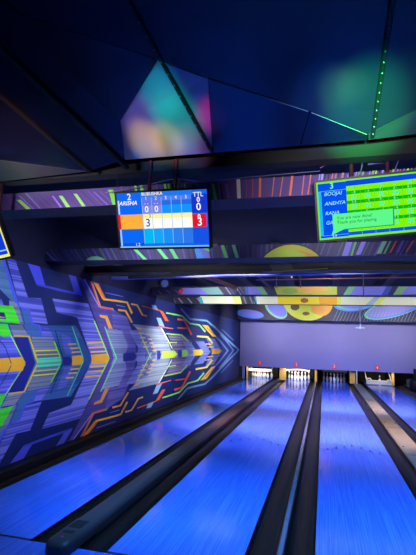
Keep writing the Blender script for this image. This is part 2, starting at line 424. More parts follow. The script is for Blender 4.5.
# ---------------------------------------------------------------- mural on the left wall
exec_mural = True
AX = 1.318
mur = MB(); layer = [0]; AXZ = [(4, 1.296), (7.7, 1.294), (11, 1.345), (21, 1.338)]
def wallp(px, py):
    p = atX(px, py, WX); y = p.y
    for (ya, za), (yb, zb) in zip(AXZ, AXZ[1:]):        # the painted axis drifts a little in height along the wall
        if y <= yb or yb == AXZ[-1][0]: za = za + (zb-za)*min(1, max(0, (y-ya)/(yb-ya))); break
    return (y, p.z + AX - za)
def g(c, k=1.55): return tuple(min(.95, v*k) for v in lin(c))
def poly(pts, col, stripe=0., mirror=True, raw=False, k=1.55):
    q = [wallp(*p) for p in pts] if not raw else pts
    c = (*g(col, k), stripe)
    for mm in ((False, True) if mirror else (False,)):
        layer[0] += 1; x = WX + .012 + layer[0]*.00008
        z = [(y, 2*AX-zz) if mm else (y, zz) for y, zz in q]
        z = [(y, min(2.648, max(.085, zz))) for y, zz in z]
        a = sum(z[i][0]*z[(i+1) % len(z)][1]-z[(i+1) % len(z)][0]*z[i][1] for i in range(len(z)))
        if a < 0: z = z[::-1]
        mur.face([(x, y, zz) for y, zz in z], c)
def line(pts, col, w=1.2, mirror=True, k=1.55):
    """painted line of the given width (in px at that spot)"""
    q = [Vector(p) for p in pts]; L = []; R_ = []
    for i, p in enumerate(q):
        d = (q[min(i+1, len(q)-1)]-q[max(i-1, 0)]).normalized(); nrm = Vector((-d.y, d.x))*w/2
        L.append(p+nrm); R_.append(p-nrm)
    for i in range(len(q)-1): poly([L[i], L[i+1], R_[i+1], R_[i]], col, 0, mirror, False, k)
def axb(px0, px1, dy, col, tip=0, stripe=0):
    """block straddling the mural's axis from px0 to px1, half height dy px, pointed tip"""
    def ay(x): # axis pixel row
        lo, hi = 250., 420.
        for _ in range(40):
            mid = (lo+hi)/2
            if wallp(x, mid)[1] > AX: lo = mid
            else: hi = mid
        return lo
    a, b = ay(px0), ay(px1)
    pts = [(px0, a-dy), (px1-tip, b-dy), (px1, b), (px1-tip, b+dy), (px0, a+dy)]
    poly(pts, col, stripe, False)
NAVY = (13, 20, 98); LAV = (98, 102, 182); ORG = (232, 150, 25); GRN = (60, 205, 30); TEAL = (48, 92, 145); GRY = (118, 128, 160)
INK = (22, 26, 80); LIME = (150, 215, 60); RED = (225, 85, 45); PUR = (72, 62, 132); PAL = (160, 172, 190); SLT = (84, 108, 160)
# base sheet
y0, y1 = 1.5, 20.9
mur.box(WX+.001, WX+.012, y0, y1, .08, 2.65, (*g((10, 34, 100), 1.0), 0))
# -- near end, left edge of the frame
poly([(-30, 244), (1, 256), (15.5, 308), (8, 300), (-30, 262)], (72, 110, 150), .35)
poly([(-40, 330), (0, 300), (8, 320), (20, 365), (-40, 365)], (70, 80, 165), .8)
poly([(0.5, 254.5), (3.6, 255.5), (19, 309), (24, 327), (20, 327), (15.5, 308)], (62, 78, 190))
poly([(6, 261), (15, 264), (27, 299), (40, 300), (47, 326), (32, 324), (28, 312), (19, 309)], LAV, .9)
poly([(5, 256), (14, 258.4), (16, 264.5), (6.5, 262)], (52, 55, 170))
poly([(27, 262.3), (39, 265.4), (44.5, 287.5), (35, 285.2)], (70, 74, 195))
poly([(35, 285.2), (44.5, 287), (60, 290.5), (81, 295), (81, 297.2), (60, 293), (36, 287)], (58, 66, 180))
poly([(68, 273.5), (75, 275.5), (81, 295.4), (73.5, 293.6)], (70, 76, 190))
poly([(8, 302), (16, 305), (24, 326), (19, 326), (9, 324)], (112, 120, 130), .5)
poly([(18, 309.5), (28, 312), (31, 325.5), (38, 327), (40.5, 339), (28, 337.5), (22, 326)], (52, 92, 145), .25)
line([(19, 309), (28, 311.5), (31.5, 325.3), (38.5, 327), (41.5, 341), (56, 341.5)], (66, 76, 190), 1.8)
poly([(39, 327), (55, 328), (58.5, 340.2), (42, 340)], LAV, .9)
line([(19, 309), (24, 326.5), (8, 326)], INK, .7)
poly([(-20, 305), (12, 308), (19, 325.5), (-20, 322)], GRN, .2)
poly([(-10, 313), (3, 314.5), (5, 321), (-10, 320)], NAVY)
line([(-5, 318.2), (4, 319.4)], ORG, 1.2)
poly([(-20, 325), (6.3, 326), (10.5, 338), (2, 338.5), (-20, 331)], GRN, .2)
poly([(8, 326.3), (21, 326.6), (28, 338), (12.5, 337.6)], (112, 120, 132), .6)
poly([(30, 338), (52, 340), (60.5, 362), (36, 365)], (104, 116, 132), .6)
poly([(2, 339), (10.5, 338), (24, 365), (-5, 366), (-5, 350)], (86, 92, 185), .9)
poly([(13, 338), (28.5, 338), (37, 365), (24, 365)], (14, 22, 110))
poly([(26.5, 338.5), (29, 338.5), (37, 365), (34, 365)], (38, 110, 130))
line([(12.5, 337.8), (28, 338), (36.5, 364)], (235, 165, 30), 1.8)
line([(9.5, 337), (24, 365)], LIME, 1.1)
axb(-14, 24, 7, ORG, 2.6)
line([(-2, 342), (4, 349), (10, 365.5)], INK, .9)
line([(34, 352.5), (57, 351.6)], (220, 200, 40), 1.3); line([(35, 356.6), (58, 355.6)], (190, 200, 60), 1.)
axb(36, 60.5, 4.6, (80, 195, 140), 2, .5)
line([(53, 343), (60.6, 362.3)], (110, 235, 40), 1.5)
# -- second run: teal and orange
poly([(46, 327), (74.5, 327), (81, 339), (91, 362), (60.5, 362.5), (57, 347)], TEAL, .55)
poly([(60, 335), (69, 338), (73, 356), (64, 356)], (84, 96, 170), .4)
axb(62, 71.5, 4.4, (16, 20, 105), 2.5)
poly([(76.5, 339), (81, 340), (91.5, 361), (82, 361)], (22, 62, 120))
axb(71, 82.4, 4.8, ORG, 2)
for yy, a, b in ((345.6, 67, 75), (349.8, 69, 77.5), (353.6, 70.5, 79)): line([(a, yy+.2), (b, yy-.3)], (235, 165, 50), 1.3)
line([(71, 328), (82.5, 360.5)], (80, 200, 110), .9)
line([(54, 332), (62, 361)], INK, 1.)
# -- big striped lavender arm
poly([(51, 300), (87, 305), (108, 359.6), (91, 361), (76, 319), (55.5, 314)], (106, 110, 192), .85)
for yy, a, b in ((344, 86, 102), (348.6, 88, 104), (353, 89.5, 105.6)): line([(a, yy+.5), (b, yy-.5)], (235, 165, 40), 1.6)
axb(90.5, 108, 4.8, ORG, 2)
line([(93, 322), (108.4, 359.8)], (145, 225, 75), 1.2)
# -- purple band and orange circuit lines
poly([(79, 277), (84, 283), (97, 308), (112, 313), (118, 335), (123, 360), (108.8, 360), (96, 325)], PUR, .3)
line([(83, 280.5), (98, 308)], (130, 122, 200), 1.4)
line([(90, 283), (99, 308.6), (111, 311), (117, 320), (124, 322)], (205, 75, 90), 1.6)
line([(91.5, 285), (99.5, 307.6), (111.5, 309.8), (118, 319)], (240, 150, 60), .8)
poly([(92, 283.5), (97, 285), (105.5, 301.5), (101, 300.5)], (238, 140, 25)); poly([(95, 284.4), (97.4, 285.2), (105.8, 301.6), (103.6, 301)], RED)
line([(102, 300.5), (113, 301.7), (126, 303.2), (131, 314)], (240, 150, 35), 2.)
line([(104, 294), (122, 297.5)], (90, 100, 190), .7)
line([(115, 306.2), (124, 307.6)], (90, 100, 190), .8)
poly([(98, 316), (106, 317), (111.5, 330), (107.5, 330), (104, 320), (99, 318.6)], (240, 145, 45))
line([(117, 311), (124.5, 311.6), (131, 323)], (240, 140, 45), 2.)
line([(130, 304.6), (136, 305.4), (141.5, 315), (146, 316)], (235, 150, 60), 1.7)
# -- grey chevrons
poly([(104, 330), (122, 331), (127.5, 346), (122, 361), (113, 361)], GRY, .5)
line([(103.5, 328), (115.5, 360)], (110, 205, 120), 1.0)
poly([(110, 310), (118, 314), (126, 318), (134, 340), (136, 361), (125, 361), (126.5, 345), (120, 330), (112, 329)], (92, 86, 150), .7)
axb(122, 136, 4, (20, 24, 110), 3)
poly([(128, 331), (141, 330), (147, 345), (143, 361), (135, 361), (137, 348)], (112, 118, 172), .6)
poly([(131, 324.5), (160, 326.5), (166, 338), (173, 357), (151, 359), (148, 345), (140, 333)], (142, 152, 156), .45)
poly([(141, 334), (149, 336), (155, 358), (146, 359)], (104, 108, 155), .7)
for k in range(5): line([(135.5+k*1.6, 328.5+k*4.6), (141+k*1.6, 328.6+k*4.6)], (230, 165, 90), 1.4)
for k in range(4): line([(147+k*1.5, 339+k*3.8), (151+k*1.5, 339+k*3.6)], (215, 175, 90), 1.2)
line([(139, 334), (150, 358)], (150, 215, 90), 1.)
axb(156, 160, 4.4, (30, 40, 120), 1)
line([(160, 326.5), (167, 339), (175, 355)], (196, 205, 190), 1.)
# -- bright tips
poly([(166, 332), (181, 333.6), (191, 340.5), (192, 354), (172, 355), (171, 344)], (108, 100, 122), .85)
line([(165, 332.8), (181, 334), (188, 341.5)], (150, 205, 70), 1.2)
line([(166, 341.5), (176, 341.6)], (160, 205, 80), 1.)
axb(161, 177, 3.6, (172, 222, 55), 4)
axb(177, 182, 3.6, (24, 34, 110), 2)
axb(181, 190.5, 3.5, (140, 195, 75), 2.5)
poly([(182, 340), (190, 341.5), (197, 352), (188, 353)], (112, 125, 165), .5)
axb(192.5, 203, 3, (245, 165, 30), 2.4)
poly([(194, 340), (203, 340.5), (210.5, 352), (203.5, 352.5)], (92, 104, 160), .4)
poly([(205, 337), (214, 338), (221.5, 351), (212, 352)], (88, 98, 152), .6)
line([(205, 343.2), (211, 343.6)], (205, 165, 70), .9); line([(207, 346.2), (213, 346.4)], (205, 165, 70), .9)
axb(211, 220, 2.6, (245, 160, 25), 2)
line([(196, 335.4), (207, 336.2), (212, 342.6)], (225, 185, 50), 1.8)
line([(213, 334), (220, 341), (227.5, 350.5)], SLT, 1.6)
line([(219.5, 334), (226, 341), (233, 350)], (84, 104, 165), 1.3)
line([(180, 307.6), (189, 318), (206, 320), (214, 326.6), (227, 339.6), (238.4, 349.6)], (92, 132, 160), 1.8)
line([(221, 328.6), (233, 340)], (74, 100, 150), 1.1)
# -- scattered glyphs
line([(165, 312), (181, 315), (189, 322.6), (198.5, 324.2), (204.5, 331)], (130, 205, 90), 1.5)
line([(176, 318), (183.5, 319.4), (190.5, 334)], RED, 2.2); line([(176.5, 327), (186, 327.4)], RED, 1.4)
line([(141, 306.2), (160, 310.3)], RED, 1.1); poly([(158, 309.6), (162, 310.6), (167.5, 320), (164, 320)], RED)
line([(157, 326), (172, 327.6)], (205, 95, 85), 1.2)
poly([(150, 304.5), (154.5, 304.8), (157, 309.6), (151.5, 308.6)], (120, 160, 190)); poly([(155, 317), (159.6, 317.4), (163.5, 326), (158, 325)], (130, 165, 190))
poly([(201, 324), (207, 324.6), (215.5, 336), (211.6, 336)], (242, 150, 30)); line([(206, 327), (214, 334)], (120, 80, 60), .8)
mur_o = mur.build('wall_mural', P_mural)
tag(mur_o, 'long navy mural of coloured geometric arrow chevrons covering the left wall', 'mural')

# ---------------------------------------------------------------- printed ceiling beams
def beam(name, label, Y, z0, z1, depth, base, arts, x0=WX, x1=RX, dark=(8, 8, 18), k=1.5, m=None):
    mb = MB(); mb.box(x0, x1, Y, Y+depth, z0, z1, (*lin(dark), 0))
    mb.face([(x0, Y-.0008, z0), (x1, Y-.0008, z0), (x1, Y-.0008, z1), (x0, Y-.0008, z1)], (*g(base, k), 0))
    n = 0
    for pts, col in arts:
        n += 1; q = []
        for px, py in pts:
            p = atY(px, py, Y); q.append([min(x1, max(x0, p.x)), p.z])
        # clip to the face's height
        for lim, sg in ((z0, 1), (z1, -1)):
            out = []
            for i in range(len(q)):
                a, b = q[i], q[(i+1) % len(q)]; ia, ib = (a[1]-lim)*sg >= 0, (b[1]-lim)*sg >= 0
                if ia: out.append(a)
                if ia != ib: tt = (lim-a[1])/(b[1]-a[1]); out.append([a[0]+(b[0]-a[0])*tt, lim])
            q = out
            if not q: break
        if len(q) < 3: continue
        a = sum(q[i][0]*q[(i+1) % len(q)][1]-q[(i+1) % len(q)][0]*q[i][1] for i in range(len(q)))
        if a < 0: q = q[::-1]
        mb.face([(x, Y-.0012-n*.0002, z) for x, z in q], (*g(col, k), 0))
    return tag(mb.build(name, m or P_beam), label, 'beam', 'printed ceiling beams')
def slash(xt, yt, xb, yb, w, col): return ([(xt-w/2, yt), (xt+w/2, yt), (xb+w/2, yb), (xb-w/2, yb)], col)
def ell(cx, cy, rx, ry, col, n=36): return ([(cx+rx*math.cos(2*math.pi*k/n), cy+ry*math.sin(2*math.pi*k/n)) for k in range(n)], col)
def ell2(cx, cy, rx, ry, deg, col, n=36):
    a = math.radians(deg); ca_, sa_ = math.cos(a), math.sin(a)
    return ([(cx+rx*math.cos(2*math.pi*k/n)*ca_-ry*math.sin(2*math.pi*k/n)*sa_, cy+rx*math.cos(2*math.pi*k/n)*sa_+ry*math.sin(2*math.pi*k/n)*ca_) for k in range(n)], col)
GY = (120, 165, 85); OR = (190, 90, 55); LV = (112, 98, 170); PB = (66, 46, 100); DK = (30, 26, 52)
YA = 3.62
ZA0, ZA1 = atY(323, 194.5, YA).z, atY(323, 174.5, YA).z
arts = []
rr = random.Random(3)
for k in range(26):
    x = -30+k*6.2; arts.append(slash(x, 194+rr.random()*4-x*.06, x+24, 220-x*.06, rr.choice([.7, 1.2, 2]), rr.choice([(96, 74, 150), (84, 62, 132), (50, 36, 84), (58, 40, 92)])))
arts += [slash(19, 200, 39.5, 219, 4.6, GY), slash(61, 196, 74.5, 216, 4., GY), slash(75.5, 194, 90, 214.5, 3.6, GY), slash(53, 196, 68, 216, 2., (120, 90, 180)), slash(111, 190, 117.5, 212, 5, (100, 175, 60))]
for k in range(16):
    x = 120+k*7+rr.random()*3; arts.append(slash(x, 184, x+4, 206, rr.choice([1, 2, 3]), rr.choice([(100, 190, 60), (86, 62, 130), (36, 26, 60), (90, 70, 140)])))
arts += [slash(238.4, 176, 239.4, 202, 3.6, (190, 180, 170)), slash(260.4, 173, 260, 200, 2.2, OR), slash(252.5, 173, 253, 200, .8, (150, 70, 60)), slash(246, 173, 247, 200, .8, (110, 60, 90)),
         slash(275, 172, 272, 199, 1., OR), slash(284, 171, 280, 198, .9, OR), slash(293.2, 170, 290, 197, 2.4, OR), slash(305, 168, 302, 196, .9, OR), slash(312, 168, 308, 196, 1.3, OR), slash(218, 176, 221, 202, 1, (100, 80, 150))]
for k in range(34):
    x = 318+k*3.3+rr.random()*1.5; sl = 3+(x-318)*.05
    arts.append(slash(x+sl, 156, x-sl, 200, rr.choice([.8, 1.3, 2.1]), rr.choice([OR, (130, 175, 70), (125, 110, 185), (140, 90, 110), (24, 20, 44), (24, 20, 44), (96, 130, 80)])))
beam('ceiling_beam', 'purple printed beam with slanted stripes directly behind the score monitors', YA, ZA0, ZA1, .3, PB, arts)
YB = 5.5
ZB0, ZB1 = atY(323, 256.6, YB).z, atY(323, 243, YB).z
arts = []
for k in range(70):
    x = 40+k*5.6+rr.random()*2; q = (208-x)*.05 if x < 270 else -(x-240)*.05
    arts.append(slash(x-q, 230+(300-x)*.075, x+q+ (4 if x < 270 else -3), 262+(300-x)*.045, rr.choice([.7, 1.3, 2.2]), rr.choice([(70, 60, 125), (84, 74, 150), (30, 26, 60), (40, 34, 76), (60, 90, 90)])))
arts += [ell(96, 266, 12, 9.5, (90, 175, 110)), ell(96, 267, 9, 8, (110, 150, 190)),
         slash(135, 249, 150, 264, 4, (95, 185, 110)), slash(158, 248, 170, 263, 4, (90, 190, 110)), slash(170, 247, 179, 262, 4, (80, 170, 100)), slash(45, 252, 62, 266, 4, (96, 84, 170)),
         ([(195, 247), (208, 246), (211, 260), (198, 262)], (100, 105, 185)), ([(195, 250), (199, 248), (206, 261), (198, 262)], (60, 130, 200)), ([(202, 246), (208, 246), (210, 252), (205, 250)], (110, 190, 100)),
         slash(222, 244, 228, 261, 3.6, (110, 195, 110)), slash(233, 243, 238, 260, 3.6, (110, 190, 140)),
         ell(292, 282, 39.2, 38.6, (50, 40, 50)), ell(292, 283, 38, 38, (165, 165, 45)), ell(300, 268, 20, 17, (190, 130, 50)), ell(286, 262, 24, 12, (150, 175, 55)), ell(305, 262, 12, 3.5, (170, 95, 60)),
         slash(349.5, 242, 344.5, 257, 6, (112, 104, 190)), slash(356, 241, 351, 257, 2, (90, 160, 100)), slash(365, 239, 358, 255, 5, (120, 110, 195)), slash(387, 237, 378.6, 254, 4.6, (110, 165, 130)), slash(393, 236, 384, 254, 2, (90, 150, 90)),
         slash(399, 236, 390, 253, 1.6, (190, 70, 70)), slash(406, 235, 397, 253, 3, (95, 80, 170)), slash(418, 233, 406, 252, 1.4, (195, 75, 70))]
beam('ceiling_beam', 'printed beam below the monitors with the upper yellow planet and diagonal stripes', YB, ZB0, ZB1, .34, (48, 42, 88), arts)
# thin dark soffit with grey hatch panel
YS = 6.6
zt, zb = atY(323, 263, YS).z, atY(323, 270.5, YS).z
mb = MB(); mb.box(WX, RX, YS, YS+.3, zb, zt, (*lin((13, 13, 20)), 0))
def q4(px0, py0, px1, py1, px2, py2, px3, py3, Y): return [tuple(atY(a, b, Y)) for a, b in ((px0, py0), (px1, py1), (px2, py2), (px3, py3))]
mb.face(q4(269, 264.6, 291, 263.4, 293.4, 269.6, 272.6, 270.8, YS-.002), (*lin((62, 62, 66)), 0))
mb.face(q4(270, 271.4, 328, 267.8, 328, 269, 270, 272.2, YS-.003), (*lin((110, 140, 36)), 0))
mb.face(q4(128, 276, 262, 270.4, 262, 272.6, 128, 279, YS-.002), (*lin((36, 34, 46)), 0))
tag(mb.build('ceiling_soffit', P_beam), 'low black ceiling soffit with a grey hatch under the upper planet', 'soffit')
YC = 9.65
ZC0, ZC1 = atY(323, 295, YC).z, atY(323, 286.6, YC).z
LB = (104, 106, 178)
arts = [([(182, 288), (218, 288), (226, 297), (182, 299)], LB), ([(200, 288), (218, 287), (225, 296), (212, 297)], (96, 140, 130)), ([(180, 289), (184, 289), (181.6, 295), (178, 292)], (200, 40, 60))]
for k in range(7): arts.append(slash(222+k*3.4, 287, 230+k*3.4, 298, 1.3, [(30, 28, 50), (120, 130, 140), (60, 60, 100)][k % 3]))
for k in range(9): arts.append(slash(140+k*4.4, 290, 152+k*4.4, 302, 1.6, [(70, 64, 120), (30, 28, 60)][k % 2]))
arts += [([(245, 287), (262, 286.5), (269, 297), (247, 298)], LB), ([(244.6, 287), (248, 287), (249, 298), (246, 298)], (40, 80, 160)), ([(256, 286), (262, 286), (269, 296), (263, 296)], (100, 160, 100)),
         ([(273, 284), (337, 282), (337, 298), (279, 299)], (150, 160, 45)), ell(310, 289, 18, 4, (185, 140, 50)), ell(290, 291, 8, 3, (120, 150, 50)),
         ([(350, 284), (392, 282), (384, 296), (342, 297)], LB), ([(350, 284), (358, 284), (349, 296), (342, 297)], (90, 150, 100)), ([(389, 282), (395, 282), (387, 296), (381, 296)], (40, 70, 150)),
         ([(404, 281), (440, 280), (432, 294), (394, 295)], LB), ([(402, 281), (412, 281), (401, 295), (393, 295)], (110, 160, 100))]
beam('ceiling_beam', 'third printed beam with a strip of yellow planet, just above the bright one', YC, ZC0, ZC1, .3, (34, 32, 60), arts, k=1.8)
YD = 11.2
ZD0, ZD1 = atY(323, 304.6, YD).z, atY(323, 296.8, YD).z
WB = (226, 232, 190)
arts = []
for k in range(9): arts.append(slash(160+k*4.6, 298, 170+k*4.6, 310, 1.8, [(120, 120, 130), (50, 48, 64)][k % 2]))
arts += [([(200, 296), (240, 296), (243, 309), (204, 309)], WB), ([(198, 297), (201.5, 297), (206, 309), (203, 309)], (60, 170, 180)), ([(232, 296), (240, 296), (243, 309), (237, 309)], (215, 235, 110)),
         ([(254, 295), (281, 295), (281, 308), (256, 308)], WB), ([(253, 296), (256, 296), (258, 308), (255, 308)], (80, 150, 190)),
         ([(277, 294), (337, 292), (337, 308), (279, 308)], (240, 215, 30)), ([(318, 293), (337, 292), (337, 308), (320, 308)], (240, 175, 25)), ell(304.5, 300.5, 4, 2.4, (150, 100, 30)),
         ([(337, 292), (440, 290), (440, 306), (337, 307)], WB), ([(337, 292), (342, 292), (340, 308), (337, 308)], (215, 230, 80)), ([(379, 292), (386, 292), (370, 308), (362, 308)], (170, 185, 200)), ([(385, 292), (390, 292), (377, 308), (371, 308)], (220, 235, 90))]
for k in range(4): arts.append(slash(243+k*3.2, 295, 248+k*3.2, 309, 1.4, [(110, 110, 120), (30, 30, 44)][k % 2]))
P_lit = paint_mat('painted_glow_print', .5, stripes=False, emit=.5)  # emission and lighter print imitate light falling on this beam's face
beam('ceiling_beam', 'brightest printed beam, a white and yellow band with painted glow across the far ceiling', YD, ZD0, ZD1, .25, (40, 38, 56), arts, k=1.0, m=P_lit)
YE = 20.4
ZE0 = atY(323, 320.8, YE).z
arts = [ell(308, 296.5, 27.6, 25.6, (30, 24, 30)), ell(308, 296, 26.6, 24.8, (165, 175, 45)), ell(322, 303, 11, 13, (190, 140, 45)), ell(295, 307, 4.4, 3.4, (70, 60, 30)), ell(306, 313.6, 3.6, 1.8, (90, 70, 30)), ell(318, 310, 7, 4, (200, 130, 45)),
        ell2(355, 302.6, 22, 8.6, -6, (60, 120, 190)), ell2(356, 302.2, 20.5, 7.4, -6, (100, 160, 110)), ell2(357, 302, 18.6, 6.6, -6, LB),
        ell2(396, 307, 33, 9.4, -16, (90, 165, 120)), ell2(397, 307, 31, 8.4, -16, (60, 110, 185)), ell2(396, 306.4, 29, 7.6, -16, (116, 114, 164)),
        ell2(276, 309, 13, 7.5, 38, (100, 160, 110)), ell2(277, 308.6, 11, 6.4, 38, (84, 92, 170)), ell2(250, 314, 14, 4.2, 8, (60, 110, 190)), ell2(251, 313, 12, 3.2, 8, (100, 104, 176))]
for k in range(26): arts.append(slash(338+k*3.4, 310, 333+k*3.4, 321, .5, (84, 100, 130)))
beam('ceiling_beam', 'farthest printed beam directly above the lavender panel with the planet underside', YE, ZE0, 3.42, .3, (26, 24, 46), arts, k=1.9)

# ---------------------------------------------------------------- pipes, cables, odds and ends under the ceiling
def pipe(px0, py0, px1, py1, Y, rad, m, label, x_ext=None, name='ceiling_pipe', cat='pipe'):
    a, b = atY(px0, py0, Y), atY(px1, py1, Y)
    if x_ext: b = b + (b-a)*((x_ext-b.x)/(b.x-a.x))
    mb = MB(); mb.tube([a, a.lerp(b, .5), b], rad, 12)
    return tag(mb.build(name, m), label, cat)
pipe(112, 278.4, 416, 271.2, 7.2, .029, M_pipe, 'thick lavender pipe running across under the dark ceiling', RX-.05)
pipe(256, 280, 416, 277.2, 8.8, .011, M_brown, 'thin brown conduit just below the lavender pipe', RX-.05)
hung_top = 170
while atY(117, hung_top, 3.40).z < 3.05: hung_top -= .5
def wire(pts, Y, rad, m, label, name='cable', cat='cable'):
    P = [atY(a, b, Y) for a, b in pts]; Q = []
    for i in range(len(P)-1):
        p0, p1, p2, p3 = P[max(i-1, 0)], P[i], P[i+1], P[min(i+2, len(P)-1)]
        for s in range(6):
            t = s/6; Q.append(.5*((2*p1)+(p2-p0)*t+(2*p0-5*p1+4*p2-p3)*t*t+(3*p1-p0-3*p2+p3)*t**3))
    Q.append(P[-1]); mb = MB(); mb.tube(Q, rad, 6); return tag(mb.build(name, m), label, cat)
wire([(105, 193), (131, 188.6), (147, 185), (176, 179), (205, 182), (240, 178), (320, 171)], 3.56, .0035, M_pcable, 'pale thin cable draped along the beam above the left monitor')
wire([(320, 168), (352, 153), (384, 143), (411, 138)], 3.54, .0035, M_pcable, 'pale cable rising to the right above the right monitor')
wire([(411, 138.5), (404, 152), (397, 164), (394, 174)], 3.50, .0035, M_pcable, 'pale cable dropping at the right edge behind the right monitor')
wire([(347, 139), (357, 149), (362, 163), (360, 174)], 3.49, .0035, M_pcable, 'pale cable looping down over the pole of the right monitor')
wire([(377, 148), (383, 160), (388, 172)], 3.54, .003, M_cable, 'short black cable beside the mauve plate')
wire([(-4, 233), (6, 234.5), (11, 231), (13, 226), (12.6, 221)], 3.5, .0035, M_pcable, 'curled pale cable above the clipped monitor at the left edge')
wire([(117, hung_top-1), (117, 191)], 3.40, .002, M_cable, 'thin straight wire hanging just left of the left monitor')
p = [atY(a, b, 3.56) for a, b in ((368, 157.6), (386, 154.6), (386, 162), (368, 164.4))]
mb = MB(); n_ = Vector((0, .02, 0)); mb.mesh(p+[q+n_ for q in p], [(0, 3, 2, 1), (4, 5, 6, 7), (0, 1, 5, 4), (1, 2, 6, 5), (2, 3, 7, 6), (3, 0, 4, 7)])
tag(mb.build('junction_plate', M_plate), 'small mauve plate above the right monitor between its poles', 'plate')
# hanging rods
for px, y0, y1, Y, lb in ((360.2, 284, 328, 16.5, 'thin white rod with crosspiece hanging in front of the lavender panel'), (363.6, 262, 297, 8.6, 'thin grey hanger rod under the pipes right of the planets')):
    a, b = atY(px, y0, Y), atY(px, y1, Y); a = Vector((b.x, Y, 3.42))
    t = empty('hanging_rod', a, lb, 'rod')
    MB().tube([(0, 0, 0), b-a], .014 if Y > 12 else .010, 8).build('rod', M_white if Y > 12 else M_gpanel, t)
    if Y > 12:
        MB().tube([b-a+Vector((-.15, 0, 0)), b-a+Vector((.15, 0, 0))], .02, 8).build('crosspiece', M_white, t)
        MB().box(-.03, .03, -.02, .02, (b-a).z-.04, (b-a).z+.06, bev=.008).build('clamp', M_white, t)
for px, y0, y1, lb in ((276.4, 270, 288, 'left one of two thin hangers above the third planet strip'), (300.4, 268, 288, 'right one of two thin hangers above the third planet strip')):
    b = atY(px, y1, 9.0); mb = MB(); mb.tube([(b.x, 9.0, 3.42), tuple(b)], .009, 8); tag(mb.build('hanging_rod', M_gpanel), lb, 'rod')
# stage light by the left wall
p = atY(163, 283, 9.2)
t = empty('stage_light', p, 'small dark stage light with a pale lens above the mural under the pipe', 'stage light')
M_housing = mat('slate_housing', (40, 44, 70), .5)
mb = MB(); mb.tube([(-.12, .12, .03), (0, 0, 0), (.06, -.06, -.02)], [.07, .1, .105], 14); mb.build('housing', M_housing, t)
mb = MB(); mb.tube([(.058, -.058, -.019), (.07, -.07, -.023)], [.085, .08], 14); mb.build('lens', mat('pale_lens', (150, 165, 210), .15), t)
MB().tube([(0, .02, .21), (0, .02, 3.42-p.z)], .012, 8).build('hanger', M_housing, t)
MB().tube([(-.1, 0, 0), (-.1, .02, .12), (0, .02, .22), (.1, .02, .12), (.1, 0, 0)], .012, 8).build('yoke', M_housing, t)
p = atY(117, 268, 7.4)
t = empty('stage_light', p, 'dim stage light high on the left above the orange part of the mural', 'stage light')
mb = MB(); mb.tube([(-.1, .1, .03), (0, 0, 0), (.05, -.05, -.02)], [.06, .085, .09], 14); mb.build('housing', M_housing, t)
MB().tube([(-.09, 0, 0), (-.09, .02, .1), (0, .02, .18), (.09, .02, .1), (.09, 0, 0)], .011, 8).build('yoke', M_housing, t)
MB().tube([(0, .02, .17), (0, .02, 3.42-p.z)], .011, 8).build('hanger', M_housing, t)
# long braces under the ceiling (seen between the beams)
for k, (a, b, Y0, Y1, lb) in enumerate([((204, 276), (236, 288), 8.1, 9.5, 'slanting rust brown brace under the ceiling left of the planet'), ((252, 268), (270, 288), 8.1, 9.5, 'slanting dark grey brace under the ceiling beside the planet')]):
    A, B = atY(*a, Y0), atY(*b, Y1); mb = MB(); mb.tube([A, B], .045, 4)
    tag(mb.build('ceiling_brace', M_brown if k == 0 else M_gpanel), lb, 'brace')

M_joist = mat('charcoal_joist', (46, 46, 50), .7, noise=.3, nscale=4)
for k, x in enumerate((-3.0, -1.9, -.8, .3, 1.5, 2.7)):
    mb = MB(); mb.box(x-.09, x+.09, 7.6, 13.5, 3.2, 3.42, bev=.01)
    tag(mb.build('ceiling_joist', M_joist), 'charcoal joist running lengthwise under the dark ceiling, %s from the mural wall' % ['first', 'second', 'third', 'fourth', 'fifth', 'sixth'][k], 'joist', 'ceiling joists')
# ---------------------------------------------------------------- glossy faceted film ceiling over the approach
SL = .27
def surf(px, py, dz=0.):
    d = ray(px, py); # z = 3.14 - SL*(Y-2.9) (+dz)
    t_ = (3.14+SL*2.9-CH+dz)/(d.z+SL*d.y); return CAM + d*t_
V = {'a': surf(-70, -60), 'b': surf(20, 13, .0), 'c': surf(158, 60, -.012), 'd': surf(208, 78, .004), 'e': surf(310, 111, .0), 'f': surf(368, 134, -.01), 'g': surf(416, 110, .0), 'h': surf(500, 66),
     'q': surf(120, 122, .01), 'i': surf(-70, 192), 'j': surf(0, 182, 0), 'k': surf(88, 171.5, 0), 'l': surf(125, 160, .0), 'm': surf(213, 153, .0), 'n': surf(300, 146, .0), 'o': surf(368, 140, 0), 'p': surf(500, 124),
     'r': surf(0, 160, -.01), 't1': surf(-70, -400), 't2': surf(158, -300), 't3': surf(500, -200), 'ra': surf(-70, 152)}
def film(name, col, rough, metal, spec=.5, bump=.1, thin=0.):
    m = bpy.data.materials.new(name); m.use_nodes = True; nt = m.node_tree; b = nt.nodes['Principled BSDF']
    b.inputs['Base Color'].default_value = (*lin(col), 1); b.inputs['Roughness'].default_value = rough; b.inputs['Metallic'].default_value = metal; b.inputs['Specular IOR Level'].default_value = spec
    b.inputs['Thin Film Thickness'].default_value = thin; b.inputs['Thin Film IOR'].default_value = 1.4
    tc = nt.nodes.new('ShaderNodeTexCoord'); n = nt.nodes.new('ShaderNodeTexNoise'); n.inputs['Scale'].default_value = 1.6; n.inputs['Detail'].default_value = 1
    mp = nt.nodes.new('ShaderNodeMapping'); mp.inputs['Scale'].default_value = (.5, 1.6, 1.6); nt.links.new(tc.outputs['Object'], mp.inputs['Vector']); nt.links.new(mp.outputs['Vector'], n.inputs['Vector'])
    bp = nt.nodes.new('ShaderNodeBump'); bp.inputs['Strength'].default_value = bump; bp.inputs['Distance'].default_value = .25
    nt.links.new(n.outputs['Fac'], bp.inputs['Height']); nt.links.new(bp.outputs['Normal'], b.inputs['Normal'])
    return m
